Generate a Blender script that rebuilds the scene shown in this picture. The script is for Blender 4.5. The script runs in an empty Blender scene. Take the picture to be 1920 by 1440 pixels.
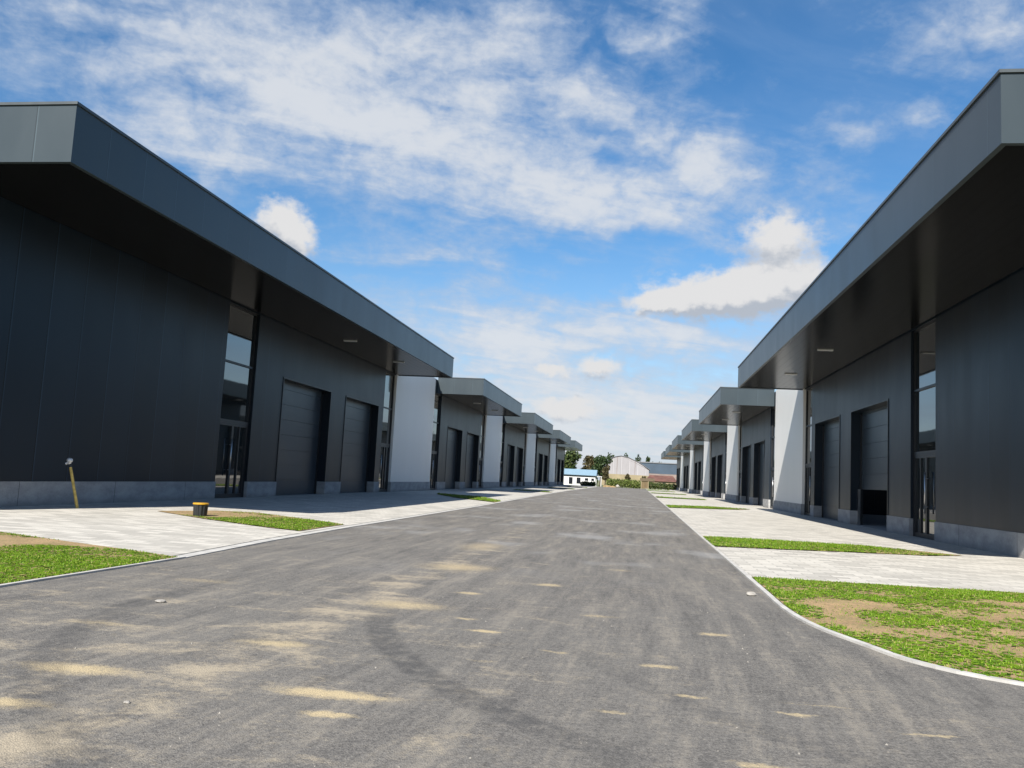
import bpy, bmesh, math, random
import numpy as np
from mathutils import Matrix, Vector, noise
random.seed(7); rng = np.random.default_rng(7)
sc = bpy.context.scene; COL = sc.collection

# ------------------------------------------------------------------ camera
cd = bpy.data.cameras.new('camera'); cam = bpy.data.objects.new('camera', cd); COL.objects.link(cam)
cd.sensor_width = 36.0; cd.lens = 1618.85/1920*36.0; cd.clip_start = .05; cd.clip_end = 6000
Rr = (0.98855445, 0.14184128, 0.05139217); Uu = (-0.0356107, -0.11163881, 0.9931106); Ff = (-0.14660144, 0.98357401, 0.10530998)
M = Matrix(((Rr[0], Uu[0], -Ff[0], 0), (Rr[1], Uu[1], -Ff[1], 0), (Rr[2], Uu[2], -Ff[2], 1.25), (0, 0, 0, 1)))
cam.matrix_world = M; sc.camera = cam

# ------------------------------------------------------------------ light and exposure
SUN = Vector((-.32, -1.2, 1.0)).normalized()          # towards the sun: behind the camera, a little left
sl = bpy.data.lights.new('sun', 'SUN'); sl.energy = 5.0; sl.angle = math.radians(.5); sl.color = (1, .955, .88)
so = bpy.data.objects.new('sun', sl); COL.objects.link(so); so.location = (-20, -60, 60)
so.rotation_euler = SUN.to_track_quat('Z', 'Y').to_euler()
sc.view_settings.view_transform = 'Standard'; sc.view_settings.look = 'None'
sc.view_settings.exposure = .85; sc.view_settings.gamma = 1; sc.view_settings.use_curve_mapping = False


class NT:
    def __init__(s, t): s.t = t
    def n(s, typ, **k):
        nd = s.t.nodes.new(typ)
        for a, v in k.items(): setattr(nd, a, v)
        return nd
    def put(s, sock, v):
        if hasattr(v, 'links') or isinstance(v, bpy.types.NodeSocket): s.t.links.new(v, sock)
        elif v is not None: sock.default_value = v
    def m(s, op, a, b=None, c=None, clamp=False):
        nd = s.n('ShaderNodeMath', operation=op, use_clamp=clamp)
        for i, v in enumerate((a, b, c)): s.put(nd.inputs[i], v)
        return nd.outputs[0]
    def vm(s, op, a, b=None):
        nd = s.n('ShaderNodeVectorMath', operation=op); s.put(nd.inputs[0], a)
        if b is not None: s.put(nd.inputs[1], b)
        return nd.outputs['Value'] if op in ('DOT_PRODUCT', 'LENGTH', 'DISTANCE') else nd.outputs[0]
    def noise(s, vec, scale, detail=4, rough=.55, dist=0):
        nd = s.n('ShaderNodeTexNoise'); s.put(nd.inputs['Vector'], vec)
        nd.inputs['Scale'].default_value = scale; nd.inputs['Detail'].default_value = detail
        nd.inputs['Roughness'].default_value = rough; nd.inputs['Distortion'].default_value = dist
        return nd.outputs['Fac']
    def mix(s, f, a, b):
        nd = s.n('ShaderNodeMix', data_type='RGBA'); s.put(nd.inputs[0], f)
        for i, v in ((6, a), (7, b)):
            if isinstance(v, tuple) and len(v) == 3: v = v + (1,)
            s.put(nd.inputs[i], v)
        return nd.outputs[2]
    def smooth(s, v, a, b, lo=0., hi=1.):
        nd = s.n('ShaderNodeMapRange', interpolation_type='SMOOTHSTEP'); s.put(nd.inputs[0], v)
        for i, q in enumerate((a, b, lo, hi)): nd.inputs[i+1].default_value = q
        return nd.outputs[0]
    def comb(s, x, y, z):
        nd = s.n('ShaderNodeCombineXYZ')
        for i, v in enumerate((x, y, z)): s.put(nd.inputs[i], v)
        return nd.outputs[0]
    def sep(s, v):
        nd = s.n('ShaderNodeSeparateXYZ'); s.put(nd.inputs[0], v); return nd.outputs


# ------------------------------------------------------------------ sky with clouds, all by world direction
SHEET = [(-0.6448, 0.3948, 0.1212, 0.0533, 0.6), (-0.5037, 0.4514, 0.0937, 0.035, 0.5), (-0.3711, 0.4466, 0.1383, 0.0444, 1.0), (-0.414, 0.3777, 0.1225, 0.038, 0.8), (-0.3282, 0.3801, 0.0751, 0.0333, 0.7), (-0.1405, 0.4337, 0.0835, 0.0382, 0.8), (-0.2089, 0.4897, 0.0972, 0.0313, 0.7), (-0.0751, 0.4134, 0.0824, 0.0222, 0.6), (-0.2318, 0.3546, 0.1655, 0.0286, 0.9), (-0.0718, 0.3449, 0.1614, 0.0403, 1.0), (0.0114, 0.305, 0.0912, 0.0292, 0.7), (-0.1458, 0.301, 0.0948, 0.0236, 0.5), (0.0003, 0.5052, 0.0379, 0.0308, 0.8), (0.0587, 0.3623, 0.0485, 0.0169, 0.5), (0.36, 0.4652, 0.0625, 0.0284, 0.7), (0.3114, 0.3982, 0.0205, 0.0128, 0.6), (0.2226, 0.3759, 0.0276, 0.0134, 0.5), (0.0742, 0.4527, 0.0305, 0.0107, 0.4), (-0.013, 0.4469, 0.019, 0.0108, 0.4), (-0.2061, 0.2496, 0.044, 0.018, 0.6), (-0.3191, 0.2588, 0.0618, 0.0236, 0.35), (-0.5589, 0.3291, 0.0659, 0.0212, 0.5), (-0.5238, 0.3078, 0.0561, 0.0218, 0.4), (-0.1265, 0.1745, 0.1363, 0.0245, 0.95), (-0.1876, 0.1466, 0.0747, 0.0246, 0.9), (-0.0325, 0.1598, 0.1091, 0.0305, 0.75), (0.0885, 0.1627, 0.0525, 0.015, 0.5), (-0.3153, 0.2051, 0.0491, 0.018, 0.5), (-0.0592, 0.0604, 0.097, 0.0369, 1.0), (0.02, 0.09, 0.09, 0.02, 0.6), (-0.12, 0.10, 0.06, 0.018, 0.7)]
CUMULUS = [(0.150, 0.276, 0.0420, 0.0270), (0.1720, 0.2300, 0.0520, 0.0230), (0.115, 0.218, 0.045, 0.022), (0.0753, 0.2104, 0.0705, 0.0238), (0.018, 0.2049, 0.0334, 0.0133), (-0.4257, 0.2696, 0.0265, 0.0229), (-0.406, 0.2468, 0.0225, 0.0232), (-0.0497, 0.1285, 0.0246, 0.0153), (-0.0847, 0.0808, 0.0369, 0.0123), (-0.1022, 0.1232, 0.0186, 0.008)]
w = bpy.data.worlds.new('World'); sc.world = w; w.use_nodes = True; w.node_tree.nodes.clear(); T = NT(w.node_tree)
sky = T.n('ShaderNodeTexSky', sky_type='NISHITA', sun_disc=False)
sky.sun_elevation = math.asin(SUN.z); sky.sun_rotation = math.atan2(SUN.x, SUN.y)
sky.altitude = 100; sky.air_density = 1.0; sky.dust_density = .6; sky.ozone_density = 2.2
gen = T.n('ShaderNodeTexCoord').outputs['Generated']
dx, dy, dz = T.sep(gen)
az = T.m('ARCTAN2', dx, dy); el = T.m('ARCSINE', dz)
ae = T.comb(az, el, 0.)
wz = T.m('ADD', dz, .16)
plane = T.comb(T.m('DIVIDE', dx, wz), T.m('DIVIDE', dy, wz), 0.)
wn = T.n('ShaderNodeTexNoise'); T.put(wn.inputs['Vector'], ae); wn.inputs['Scale'].default_value = 14; wn.inputs['Detail'].default_value = 4
warp = T.vm('MULTIPLY', T.vm('SUBTRACT', wn.outputs['Color'], (.5, .5, .5)), (.07, .045, 0))
aew = T.vm('ADD', ae, warp)
def blobs(vec, lst, grow=1.0):
    acc = None
    for b in lst:
        d = T.vm('MULTIPLY', T.vm('SUBTRACT', vec, (b[0], b[1], 0)), (1/(b[2]*grow), 1/(b[3]*grow), 0))
        e = T.m('EXPONENT', T.m('MULTIPLY', T.vm('DOT_PRODUCT', d, d), -1.))
        k = b[4] if len(b) > 4 else 1.0
        acc = T.m('MULTIPLY', e, k) if acc is None else T.m('MULTIPLY_ADD', e, k, acc)
    return acc
rotv = T.n('ShaderNodeVectorRotate', rotation_type='Z_AXIS'); T.put(rotv.inputs['Vector'], plane); rotv.inputs['Angle'].default_value = math.radians(-28)
strk = T.vm('MULTIPLY', rotv.outputs[0], (1.0, 2.1, 1))
n1 = T.noise(strk, 2.3, 9, .58, .6)
n2 = T.noise(T.vm('MULTIPLY', aew, (1, 1.9, 1)), 17, 7, .6)
n3 = T.noise(T.vm('MULTIPLY', ae, (1, 1.5, 1)), 60, 5, .6)
front = T.smooth(dy, -.1, .25)
cov = T.m('SUBTRACT', 1., T.m('EXPONENT', T.m('MULTIPLY', blobs(aew, SHEET, 1.3), -1.25)))
n4 = T.noise(T.vm('MULTIPLY', T.vm('ADD', ae, T.vm('MULTIPLY', warp, (1.6, 1.6, 0))), (1, 1.7, 1)), 9.5, 5, .55)
sheet = T.m('MULTIPLY', cov, .98)
sheet = T.m('ADD', sheet, T.m('MULTIPLY', T.m('SUBTRACT', 1., front), .38))
sheet = T.m('ADD', sheet, T.m('MULTIPLY', T.m('SUBTRACT', n1, .5), 1.25))
sheet = T.m('ADD', sheet, T.m('MULTIPLY', T.m('SUBTRACT', n4, .5), 1.0))
sheet = T.m('ADD', sheet, T.m('MULTIPLY', T.m('SUBTRACT', n2, .5), 1.05))
sheet = T.m('ADD', sheet, T.m('MULTIPLY', T.m('SUBTRACT', n3, .5), .42))
low = T.smooth(el, .17, .02)
sheet = T.m('ADD', sheet, T.m('MULTIPLY', low, .42))
a1 = T.m('MULTIPLY', T.smooth(sheet, .05, 1.05), .92)
c1 = T.mix(T.smooth(T.m('ADD', sheet, T.m('MULTIPLY', T.m('SUBTRACT', n2, .5), -.6)), .35, 1.15), (3.1, 3.8, 4.9), (5.0, 5.2, 5.5))
wn2 = T.n('ShaderNodeTexNoise'); T.put(wn2.inputs['Vector'], ae); wn2.inputs['Scale'].default_value = 55; wn2.inputs['Detail'].default_value = 5
aec = T.vm('ADD', ae, T.vm('MULTIPLY', T.vm('SUBTRACT', wn2.outputs['Color'], (.5, .5, .5)), (.03, .026, 0)))
cu = blobs(aec, CUMULUS)
cu_low = blobs(T.vm('ADD', aec, (0, .020, 0)), CUMULUS)
a2 = T.smooth(T.m('ADD', cu, T.m('MULTIPLY', T.m('SUBTRACT', n3, .5), .9)), .12, .85)
shade = T.smooth(T.m('ADD', T.m('SUBTRACT', cu_low, cu), T.m('MULTIPLY', T.m('SUBTRACT', n3, .5), 1.2)), -.36, .46)
c2 = T.mix(shade, (5.3, 5.3, 5.35), (3.2, 3.5, 4.0))
hs = T.n('ShaderNodeHueSaturation'); hs.inputs['Saturation'].default_value = 1.3; hs.inputs['Value'].default_value = 1.0
T.put(hs.inputs['Color'], sky.outputs[0])
veil = T.m('MULTIPLY', T.smooth(el, .30, .0), T.m('MULTIPLY_ADD', n4, .7, .25))
veil = T.m('MAXIMUM', veil, T.m('MULTIPLY', T.smooth(n1, .3, .7), .12))
skyc = T.mix(a1, T.mix(veil, hs.outputs[0], (3.3, 4.2, 5.6)), c1); skyc = T.mix(a2, skyc, c2)
bg = T.n('ShaderNodeBackground'); bg.inputs['Strength'].default_value = .08; T.put(bg.inputs['Color'], skyc)
T.put(T.n('ShaderNodeOutputWorld').inputs[0], bg.outputs[0])
w.cycles.sampling_method = 'MANUAL'; w.cycles.sample_map_resolution = 512


# ------------------------------------------------------------------ materials
def material(name):
    m = bpy.data.materials.new(name); m.use_nodes = True; t = NT(m.node_tree)
    return m, t, m.node_tree.nodes['Principled BSDF']
def simple(name, col, rough=.6, var=.18, scale=3., metal=0., bump=0., spec=.5):
    m, t, p = material(name); g = t.n('ShaderNodeNewGeometry').outputs['Position']
    nz = t.noise(g, scale, 5); f = t.smooth(nz, .3, .7)
    t.put(p.inputs['Base Color'], t.mix(f, tuple(c*(1-var) for c in col), tuple(c*(1+var) for c in col)))
    t.put(p.inputs['Roughness'], t.m('MULTIPLY_ADD', nz, .16, rough-.08)); p.inputs['Metallic'].default_value = metal
    p.inputs['Specular IOR Level'].default_value = spec
    if bump:
        b = t.n('ShaderNodeBump'); b.inputs['Strength'].default_value = bump; b.inputs['Distance'].default_value = .02
        t.put(b.inputs['Height'], t.noise(g, scale*6, 4)); t.put(p.inputs['Normal'], b.outputs[0])
    return m
def panelled(name, col, pitch, rough, var=.06, seam=.014, seamdark=.45, rib=0., spec=.5, dirt=.3):
    """coated sheet panels: vertical seams every `pitch` metres along whichever way the face runs"""
    m, t, p = material(name); geo = t.n('ShaderNodeNewGeometry'); pos = t.sep(geo.outputs['Position']); nn = t.sep(geo.outputs['True Normal'])
    ny = t.m('GREATER_THAN', t.m('ABSOLUTE', nn[1]), .7)
    u = t.m('ADD', t.m('MULTIPLY', pos[0], ny), t.m('MULTIPLY', pos[1], t.m('SUBTRACT', 1., ny)))
    q = t.m('DIVIDE', u, pitch); fr = t.m('FRACT', q); fl = t.m('FLOOR', q)
    line = t.m('LESS_THAN', fr, seam/pitch)
    wnz = t.n('ShaderNodeTexWhiteNoise', noise_dimensions='1D'); t.put(wnz.inputs['W'], fl)
    val = t.m('MULTIPLY_ADD', wnz.outputs[0], 2*var, 1-var)
    cl = t.noise(t.vm('MULTIPLY', geo.outputs['Position'], (1, 1, .35)), 1.1, 5)
    val = t.m('MULTIPLY', val, t.m('MULTIPLY_ADD', cl, dirt, 1-dirt/2))
    val = t.m('MULTIPLY', val, t.m('SUBTRACT', 1., t.m('MULTIPLY', line, seamdark)))
    val = t.m('MULTIPLY', val, t.m('MULTIPLY_ADD', t.m('MULTIPLY', t.m('LESS_THAN', fr, 2*seam/pitch), t.m('SUBTRACT', 1., line)), 1.7*seamdark, 1.))  # lighter edge beside each seam: a highlight put into the colour
    c = t.vm('SCALE', tuple(col)); c.node.inputs['Scale'].default_value = 1; t.put(c.node.inputs['Scale'], val)
    t.put(p.inputs['Base Color'], c); t.put(p.inputs['Roughness'], t.m('MULTIPLY_ADD', cl, .14, rough-.07))
    p.inputs['Specular IOR Level'].default_value = spec
    b = t.n('ShaderNodeBump'); b.inputs['Strength'].default_value = .35; b.inputs['Distance'].default_value = .01
    h = t.m('SUBTRACT', t.m('MULTIPLY', cl, .12), line)
    if rib: h = t.m('ADD', h, t.m('MULTIPLY', t.m('LESS_THAN', t.m('FRACT', t.m('DIVIDE', u, rib)), .12), -.6))
    t.put(b.inputs['Height'], h); t.put(p.inputs['Normal'], b.outputs[0])
    return m
MT = {}
MT['wall'] = panelled('dark_wall_panel', (.0065, .0130, .0215), 1.2, .38, .20, .035, .9, spec=.3)
MT['fascia'] = panelled('anthracite_fascia', (.034, .047, .055), 1.25, .36, .06, .022, .4, spec=.4)
MT['white'] = panelled('pale_ribbed_panel', (.80, .785, .74), 1.0, .45, .01, .012, .10, .25, dirt=.06)
MT['soffit'] = None
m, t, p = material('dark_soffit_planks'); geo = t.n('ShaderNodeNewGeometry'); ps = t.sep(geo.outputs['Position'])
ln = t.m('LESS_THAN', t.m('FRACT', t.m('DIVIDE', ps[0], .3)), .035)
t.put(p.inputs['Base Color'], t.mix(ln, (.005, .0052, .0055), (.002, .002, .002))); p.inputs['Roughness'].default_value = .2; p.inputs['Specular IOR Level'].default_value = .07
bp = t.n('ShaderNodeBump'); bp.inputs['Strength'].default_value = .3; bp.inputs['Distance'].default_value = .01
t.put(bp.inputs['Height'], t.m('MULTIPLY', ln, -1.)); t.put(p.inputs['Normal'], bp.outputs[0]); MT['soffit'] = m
MT['door'] = simple('dark_door_panel', (.030, .043, .055), .36, .08, .8)
MT['frame'] = simple('dark_aluminium', (.010, .012, .015), .4, .1)
MT['coping'] = simple('dark_coping', (.05, .06, .065), .4, .1)
MT['roof'] = simple('roof_membrane', (.12, .12, .12), .9)
MT['steel'] = simple('brushed_steel', (.55, .55, .55), .3, .05, 5, 1.)
MT['lamp'] = simple('lamp_lens', (.75, .75, .72), .3, .05)
m, t, p = material('window_glass'); p.inputs['Base Color'].default_value = (.008, .012, .014, 1); p.inputs['Roughness'].default_value = .03; p.inputs['IOR'].default_value = 2.6
g = t.n('ShaderNodeNewGeometry').outputs['Position']; bp = t.n('ShaderNodeBump'); bp.inputs['Strength'].default_value = .05; bp.inputs['Distance'].default_value = .02
t.put(bp.inputs['Height'], t.noise(g, .9, 2)); t.put(p.inputs['Normal'], bp.outputs[0]); MT['glass'] = m
# concrete plinth
m, t, p = material('precast_concrete'); geo = t.n('ShaderNodeNewGeometry'); g = geo.outputs['Position']; ps = t.sep(g)
a = t.noise(t.vm('MULTIPLY', g, (1, 1, 2.2)), 1.4, 7, .65); b_ = t.noise(g, 26, 3)
f = t.m('ADD', t.m('MULTIPLY', a, .8), t.m('MULTIPLY', b_, .2))
jn = t.m('LESS_THAN', t.m('FRACT', t.m('DIVIDE', t.m('ADD', ps[1], .4), 3.6)), .005)
cc = t.mix(t.smooth(f, .3, .7), (.25, .25, .25), (.41, .41, .40)); cc = t.mix(t.smooth(ps[2], .2, .0, 0, .45), cc, (.17, .155, .14))
t.put(p.inputs['Base Color'], t.mix(jn, cc, (.1, .1, .1))); p.inputs['Roughness'].default_value = .85; MT['concrete'] = m
# pavers
def paver(name, tint):
    m, t, p = material(name); g = t.n('ShaderNodeNewGeometry').outputs['Position']
    bt = t.n('ShaderNodeTexBrick'); t.put(bt.inputs['Vector'], g); bt.inputs['Scale'].default_value = 1
    bt.inputs['Brick Width'].default_value = .42; bt.inputs['Row Height'].default_value = .21; bt.inputs['Mortar Size'].default_value = .010
    bt.inputs['Color1'].default_value = tuple(.70*c for c in tint)+(1,); bt.inputs['Color2'].default_value = tuple(1.12*c for c in tint)+(1,)
    bt.inputs['Mortar'].default_value = tuple(.55*c for c in tint)+(1,)
    big = t.smooth(t.noise(g, .35, 6, .6), .3, .7); med = t.noise(g, 3.5, 4)
    c = t.mix(t.m('MULTIPLY', big, .22), bt.outputs[0], tuple(c*1.02 for c in tint))
    c = t.mix(t.smooth(med, .55, .8, 0, .5), c, (tint[0]*.72, tint[1]*.70, tint[2]*.66))
    t.put(p.inputs['Base Color'], c); p.inputs['Roughness'].default_value = .85
    b = t.n('ShaderNodeBump'); b.inputs['Strength'].default_value = .25; b.inputs['Distance'].default_value = .006
    t.put(b.inputs['Height'], t.m('SUBTRACT', t.m('MULTIPLY', t.noise(g, 40, 3), .4), bt.outputs['Fac'])); t.put(p.inputs['Normal'], b.outputs[0])
    return m
MT['paver'] = paver('pale_pavers', (.485, .458, .405))
MT['kerb'] = simple('kerb_concrete', (.43, .415, .385), .85, .15, 4, bump=.2)
MT['gutter'] = simple('gutter_joint', (.10, .10, .09), .9, .3, 5)
# asphalt with sand, dust and tyre marks
m, t, p = material('dusty_asphalt'); g = t.n('ShaderNodeNewGeometry').outputs['Position']; ps = t.sep(g)
fine = t.noise(g, 95, 3, .7); midn = t.noise(g, 9, 5, .6); big = t.noise(g, .55, 6, .6, .4)
agg = t.n('ShaderNodeTexVoronoi', feature='F1'); t.put(agg.inputs['Vector'], g); agg.inputs['Scale'].default_value = 120
base = t.mix(t.smooth(t.m('ADD', t.m('MULTIPLY', fine, .35), t.m('MULTIPLY', t.noise(g, 34, 6, .85), .65)), .36, .64), (.050, .047, .044), (.215, .200, .178))
base = t.mix(t.smooth(agg.outputs['Distance'], .25, .02, 0, .4), base, (.30, .295, .285))
base = t.mix(t.smooth(big, .35, .68, 0, .3), base, (.185, .174, .155))
# dust dragged along the way vehicles turn in: arcs about a point left of the view, then straight up the road
bendv = t.comb(t.m('ADD', ps[0], t.m('MULTIPLY', t.m('POWER', t.m('MAXIMUM', t.m('SUBTRACT', 9., ps[1]), 0.), 2.), .012)), t.m('MULTIPLY', ps[1], .10), 0.)
s1 = t.noise(bendv, 4.2, 12, .78, .2); s2 = t.noise(t.vm('MULTIPLY', g, (.75, 1.3, 0)), 7.0, 12, .8)
stre = t.m('ADD', t.m('MULTIPLY', s1, .62), t.m('MULTIPLY', s2, .38))
base = t.mix(t.smooth(stre, .485, .60, 0, .6), base, (.265, .236, .192))
base = t.mix(t.smooth(stre, .485, .40, 0, .55), base, (.062, .059, .056))
# sand left in patches (elongated across the road) where the noise allows, plus single drifts
sn = t.noise(t.vm('MULTIPLY', g, (.85, 1.2, 0)), 2.0, 9, .66, .4); sn2 = t.noise(g, 20, 8, .82)
xx = t.smooth(ps[0], .2, -1.9); yy = t.smooth(ps[1], 14., 5.)
trail = t.smooth(t.m('ABSOLUTE', t.m('ADD', t.m('ADD', ps[0], 2.5), t.m('MULTIPLY', t.m('SUBTRACT', t.noise(g, .6, 3), .5), .5))), .55, .05)
cov = t.m('MULTIPLY_ADD', t.m('MULTIPLY', xx, yy), .085, sn); cov = t.m('MULTIPLY_ADD', t.m('MULTIPLY', trail, t.smooth(ps[1], 34., 12., 0, 1)), .135, cov)
sandf = t.smooth(t.m('ADD', cov, t.m('MULTIPLY', t.m('SUBTRACT', sn2, .5), .62)), .58, .86, 0, .85)
PATCH = [(-1.62, 4.74, .36, .10, 1.15), (-1.5, 4.36, .17, .05, .95), (-1.16, 7.0, .16, .06, 1.0), (-1.43, 7.5, .14, .06, .8), (.21, 6.19, .15, .07, .8), (-.97, 10.26, .2, .16, .8), (-1.7, 9.1, .16, .12, .8), (.7, 7.67, .16, .08, .8), (-3.2, 4.78, .42, .14, .95), (-3.05, 4.05, .3, .1, .9), (-2.45, 5.9, .35, .14, .8), (-2.1, 8.0, .5, .3, .75), (.95, 5.2, .12, .05, .8), (.35, 5.4, .14, .04, .8), (-.1, 4.9, .13, .05, .7), (.6, 4.2, .15, .05, .8), (1.6, 5.0, .2, .03, .7), (1.15, 5.45, .3, .03, .55), (-.55, 6.4, .12, .05, .6), (-1.0, 5.9, .1, .04, .5), (-.2, 12.5, .25, .2, .55), (-3.9, 6.1, .4, .1, .6), (-4.4, 8.6, .5, .2, .5), (-.3, 8.2, .2, .1, .6), (-2.3, 11.5, .6, .6, .7), (-2.6, 15, .5, 1.2, .6)]
acc = None
wp = t.n('ShaderNodeTexNoise'); t.put(wp.inputs['Vector'], g); wp.inputs['Scale'].default_value = 7; wp.inputs['Detail'].default_value = 6; wp.inputs['Roughness'].default_value = .65
gw = t.vm('ADD', g, t.vm('MULTIPLY', t.vm('SUBTRACT', wp.outputs['Color'], (.5, .5, .5)), (.36, .2, 0)))
for (px, py, rx, ry, k) in PATCH:
    d = t.vm('MULTIPLY', t.vm('SUBTRACT', gw, (px, py, 0)), (1/rx, 1/ry, 0)); e = t.m('MULTIPLY', t.m('EXPONENT', t.m('MULTIPLY', t.vm('DOT_PRODUCT', d, d), -1.)), k)
    acc = e if acc is None else t.m('ADD', acc, e)
pf = t.smooth(t.m('ADD', acc, t.m('MULTIPLY', t.m('SUBTRACT', t.noise(g, 30, 7, .82), .5), 1.3)), .2, 1.0, 0, .95)
sandc = t.mix(t.noise(g, 60, 4), (.34, .27, .16), (.56, .45, .27))
base = t.mix(sandf, base, t.mix(t.noise(g, 50, 3), (.30, .25, .18), (.46, .39, .28))); base = t.mix(pf, base, sandc)
# pale rubbed zones and two tyre arcs
pale = t.m('MULTIPLY', t.smooth(t.noise(t.vm('MULTIPLY', g, (.5, .35, 1)), 1.0, 5), .52, .68), t.smooth(ps[1], 9., 15.))
base = t.mix(t.m('MULTIPLY', pale, .5), base, (.30, .30, .295))
def arc(ax, ay, ar, wd, y0, y1, k):
    global base
    r = t.m('SQRT', t.m('ADD', t.m('POWER', t.m('SUBTRACT', ps[0], ax), 2.), t.m('POWER', t.m('SUBTRACT', ps[1], ay), 2.)))
    f = t.smooth(t.m('ABSOLUTE', t.m('SUBTRACT', r, ar)), wd*1.15, wd*.55)
    f = t.m('MULTIPLY', f, t.m('MULTIPLY', t.smooth(ps[1], y0-.4, y0+.6), t.smooth(ps[1], y1+.5, y1-.8)))
    f = t.m('MULTIPLY', f, t.m('MULTIPLY', t.smooth(midn, .3, .62, .25, 1), t.smooth(ps[0], ax+.4, ax-.4)))
    base = t.mix(t.m('MULTIPLY', f, k), base, (.045, .045, .046))
arc(3.24, 8.54, 5.49, .13, 4.1, 7.5, .58)
arc(1.2, 7.6, 5.4, .14, 2.8, 8.3, .4); arc(4.72, 8.54, 5.49, .12, 3.2, 6.6, .28)
t.put(p.inputs['Base Color'], base); p.inputs['Roughness'].default_value = .88; p.inputs['Specular IOR Level'].default_value = .35
bp = t.n('ShaderNodeBump'); bp.inputs['Strength'].default_value = .55; bp.inputs['Distance'].default_value = .012
t.put(bp.inputs['Height'], t.m('ADD', fine, t.m('MULTIPLY', agg.outputs['Distance'], -.5))); t.put(p.inputs['Normal'], bp.outputs[0]); MT['asphalt'] = m
# soil under lawn, and grass blades
m, t, p = material('lawn_soil'); g = t.n('ShaderNodeNewGeometry').outputs['Position']
c = t.mix(t.smooth(t.noise(g, 1.2, 6, .65), .35, .65), (.27, .175, .085), (.38, .25, .125)); c = t.mix(t.smooth(t.noise(g, 40, 4), .4, .75), c, (.13, .11, .05)); c = t.mix(t.smooth(t.noise(g, 3.0, 6, .7), .46, .66, 0, .3), c, (.085, .12, .02))
t.put(p.inputs['Base Color'], c); p.inputs['Roughness'].default_value = .95; MT['soil'] = m
def leafmat(name, a, b, sc_, rough=.6, straw=0):
    m, t, p = material(name); g = t.n('ShaderNodeNewGeometry'); r = t.noise(g.outputs['Position'], sc_, 3)
    f = t.m('ADD', t.m('MULTIPLY', g.outputs['Random Per Island'], .6), t.m('MULTIPLY', r, .4))
    lc = t.mix(t.smooth(f, .2, .8), a, b)
    if straw: lc = t.mix(t.m('GREATER_THAN', t.m('FRACT', t.m('MULTIPLY', g.outputs['Random Per Island'], 37.)), 1-straw), lc, (.26, .22, .08))
    t.put(p.inputs['Base Color'], lc); p.inputs['Roughness'].default_value = rough; p.inputs['Specular IOR Level'].default_value = .25
    return m
MT['blade'] = leafmat('grass_blades', (.062, .135, .004), (.150, .235, .012), 2., straw=.10)
MT['leaf_dark'] = leafmat('leaves_dark', (.010, .024, .008), (.042, .066, .018), .5)
MT['leaf_mid'] = leafmat('leaves_mid', (.022, .042, .012), (.075, .095, .026), .5)
MT['leaf_rust'] = leafmat('leaves_rust', (.035, .032, .014), (.10, .082, .035), .5)
MT['leaf_hedge'] = leafmat('leaves_hedge', (.05, .085, .018), (.17, .20, .05), .5)
MT['bark'] = simple('bark', (.06, .045, .03), .9, .3, 4)
m, t, p = material('field_ground'); g = t.n('ShaderNodeNewGeometry').outputs['Position']
t.put(p.inputs['Base Color'], t.mix(t.smooth(t.noise(g, .05, 6), .4, .6), (.10, .13, .04), (.22, .19, .11))); p.inputs['Roughness'].default_value = .95; MT['field'] = m
MT['yellow'] = simple('yellow_paint', (.50, .36, .09), .55, .3, 9)
MT['lid'] = simple('orange_yellow_plastic', (.46, .25, .018), .45, .08, 9)
MT['black'] = simple('black_plastic', (.014, .015, .016), .42, .2, 9)
MT['grey'] = simple('galvanised_metal', (.60, .61, .62), .45, .2, 12, .4)
MT['stone'] = simple('pale_stone', (.31, .29, .26), .9, .25, 25, bump=.4)
MT['grit'] = simple('grey_grit', (.20, .185, .165), .9, .5, 40)
MT['plaster'] = simple('white_plaster', (.62, .62, .61), .8, .05)
MT['blue_roof'] = simple('pale_blue_roof', (.20, .30, .37), .55, .08)
MT['barn'] = panelled('white_barn_sheet', (.27, .258, .268), 2.4, .7, .05, .12, .3)
MT['barn_roof'] = simple('barn_roof_sheet', (.16, .165, .18), .7, .1, .6)
MT['cream'] = simple('cream_render', (.25, .205, .125), .85, .16, .5)
MT['slate'] = simple('blue_grey_cladding', (.035, .058, .088), .6, .12, .3)
MT['brick'] = simple('brown_brick', (.19, .15, .135), .85, .2, .4)
MT['tile'] = simple('red_roof_tile', (.11, .05, .038), .85, .25, .8)
MT['timber'] = simple('tan_timber', (.12, .085, .042), .8, .2, 2)
MT['glassdark'] = simple('dark_window', (.015, .018, .022), .15, .2)


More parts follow.
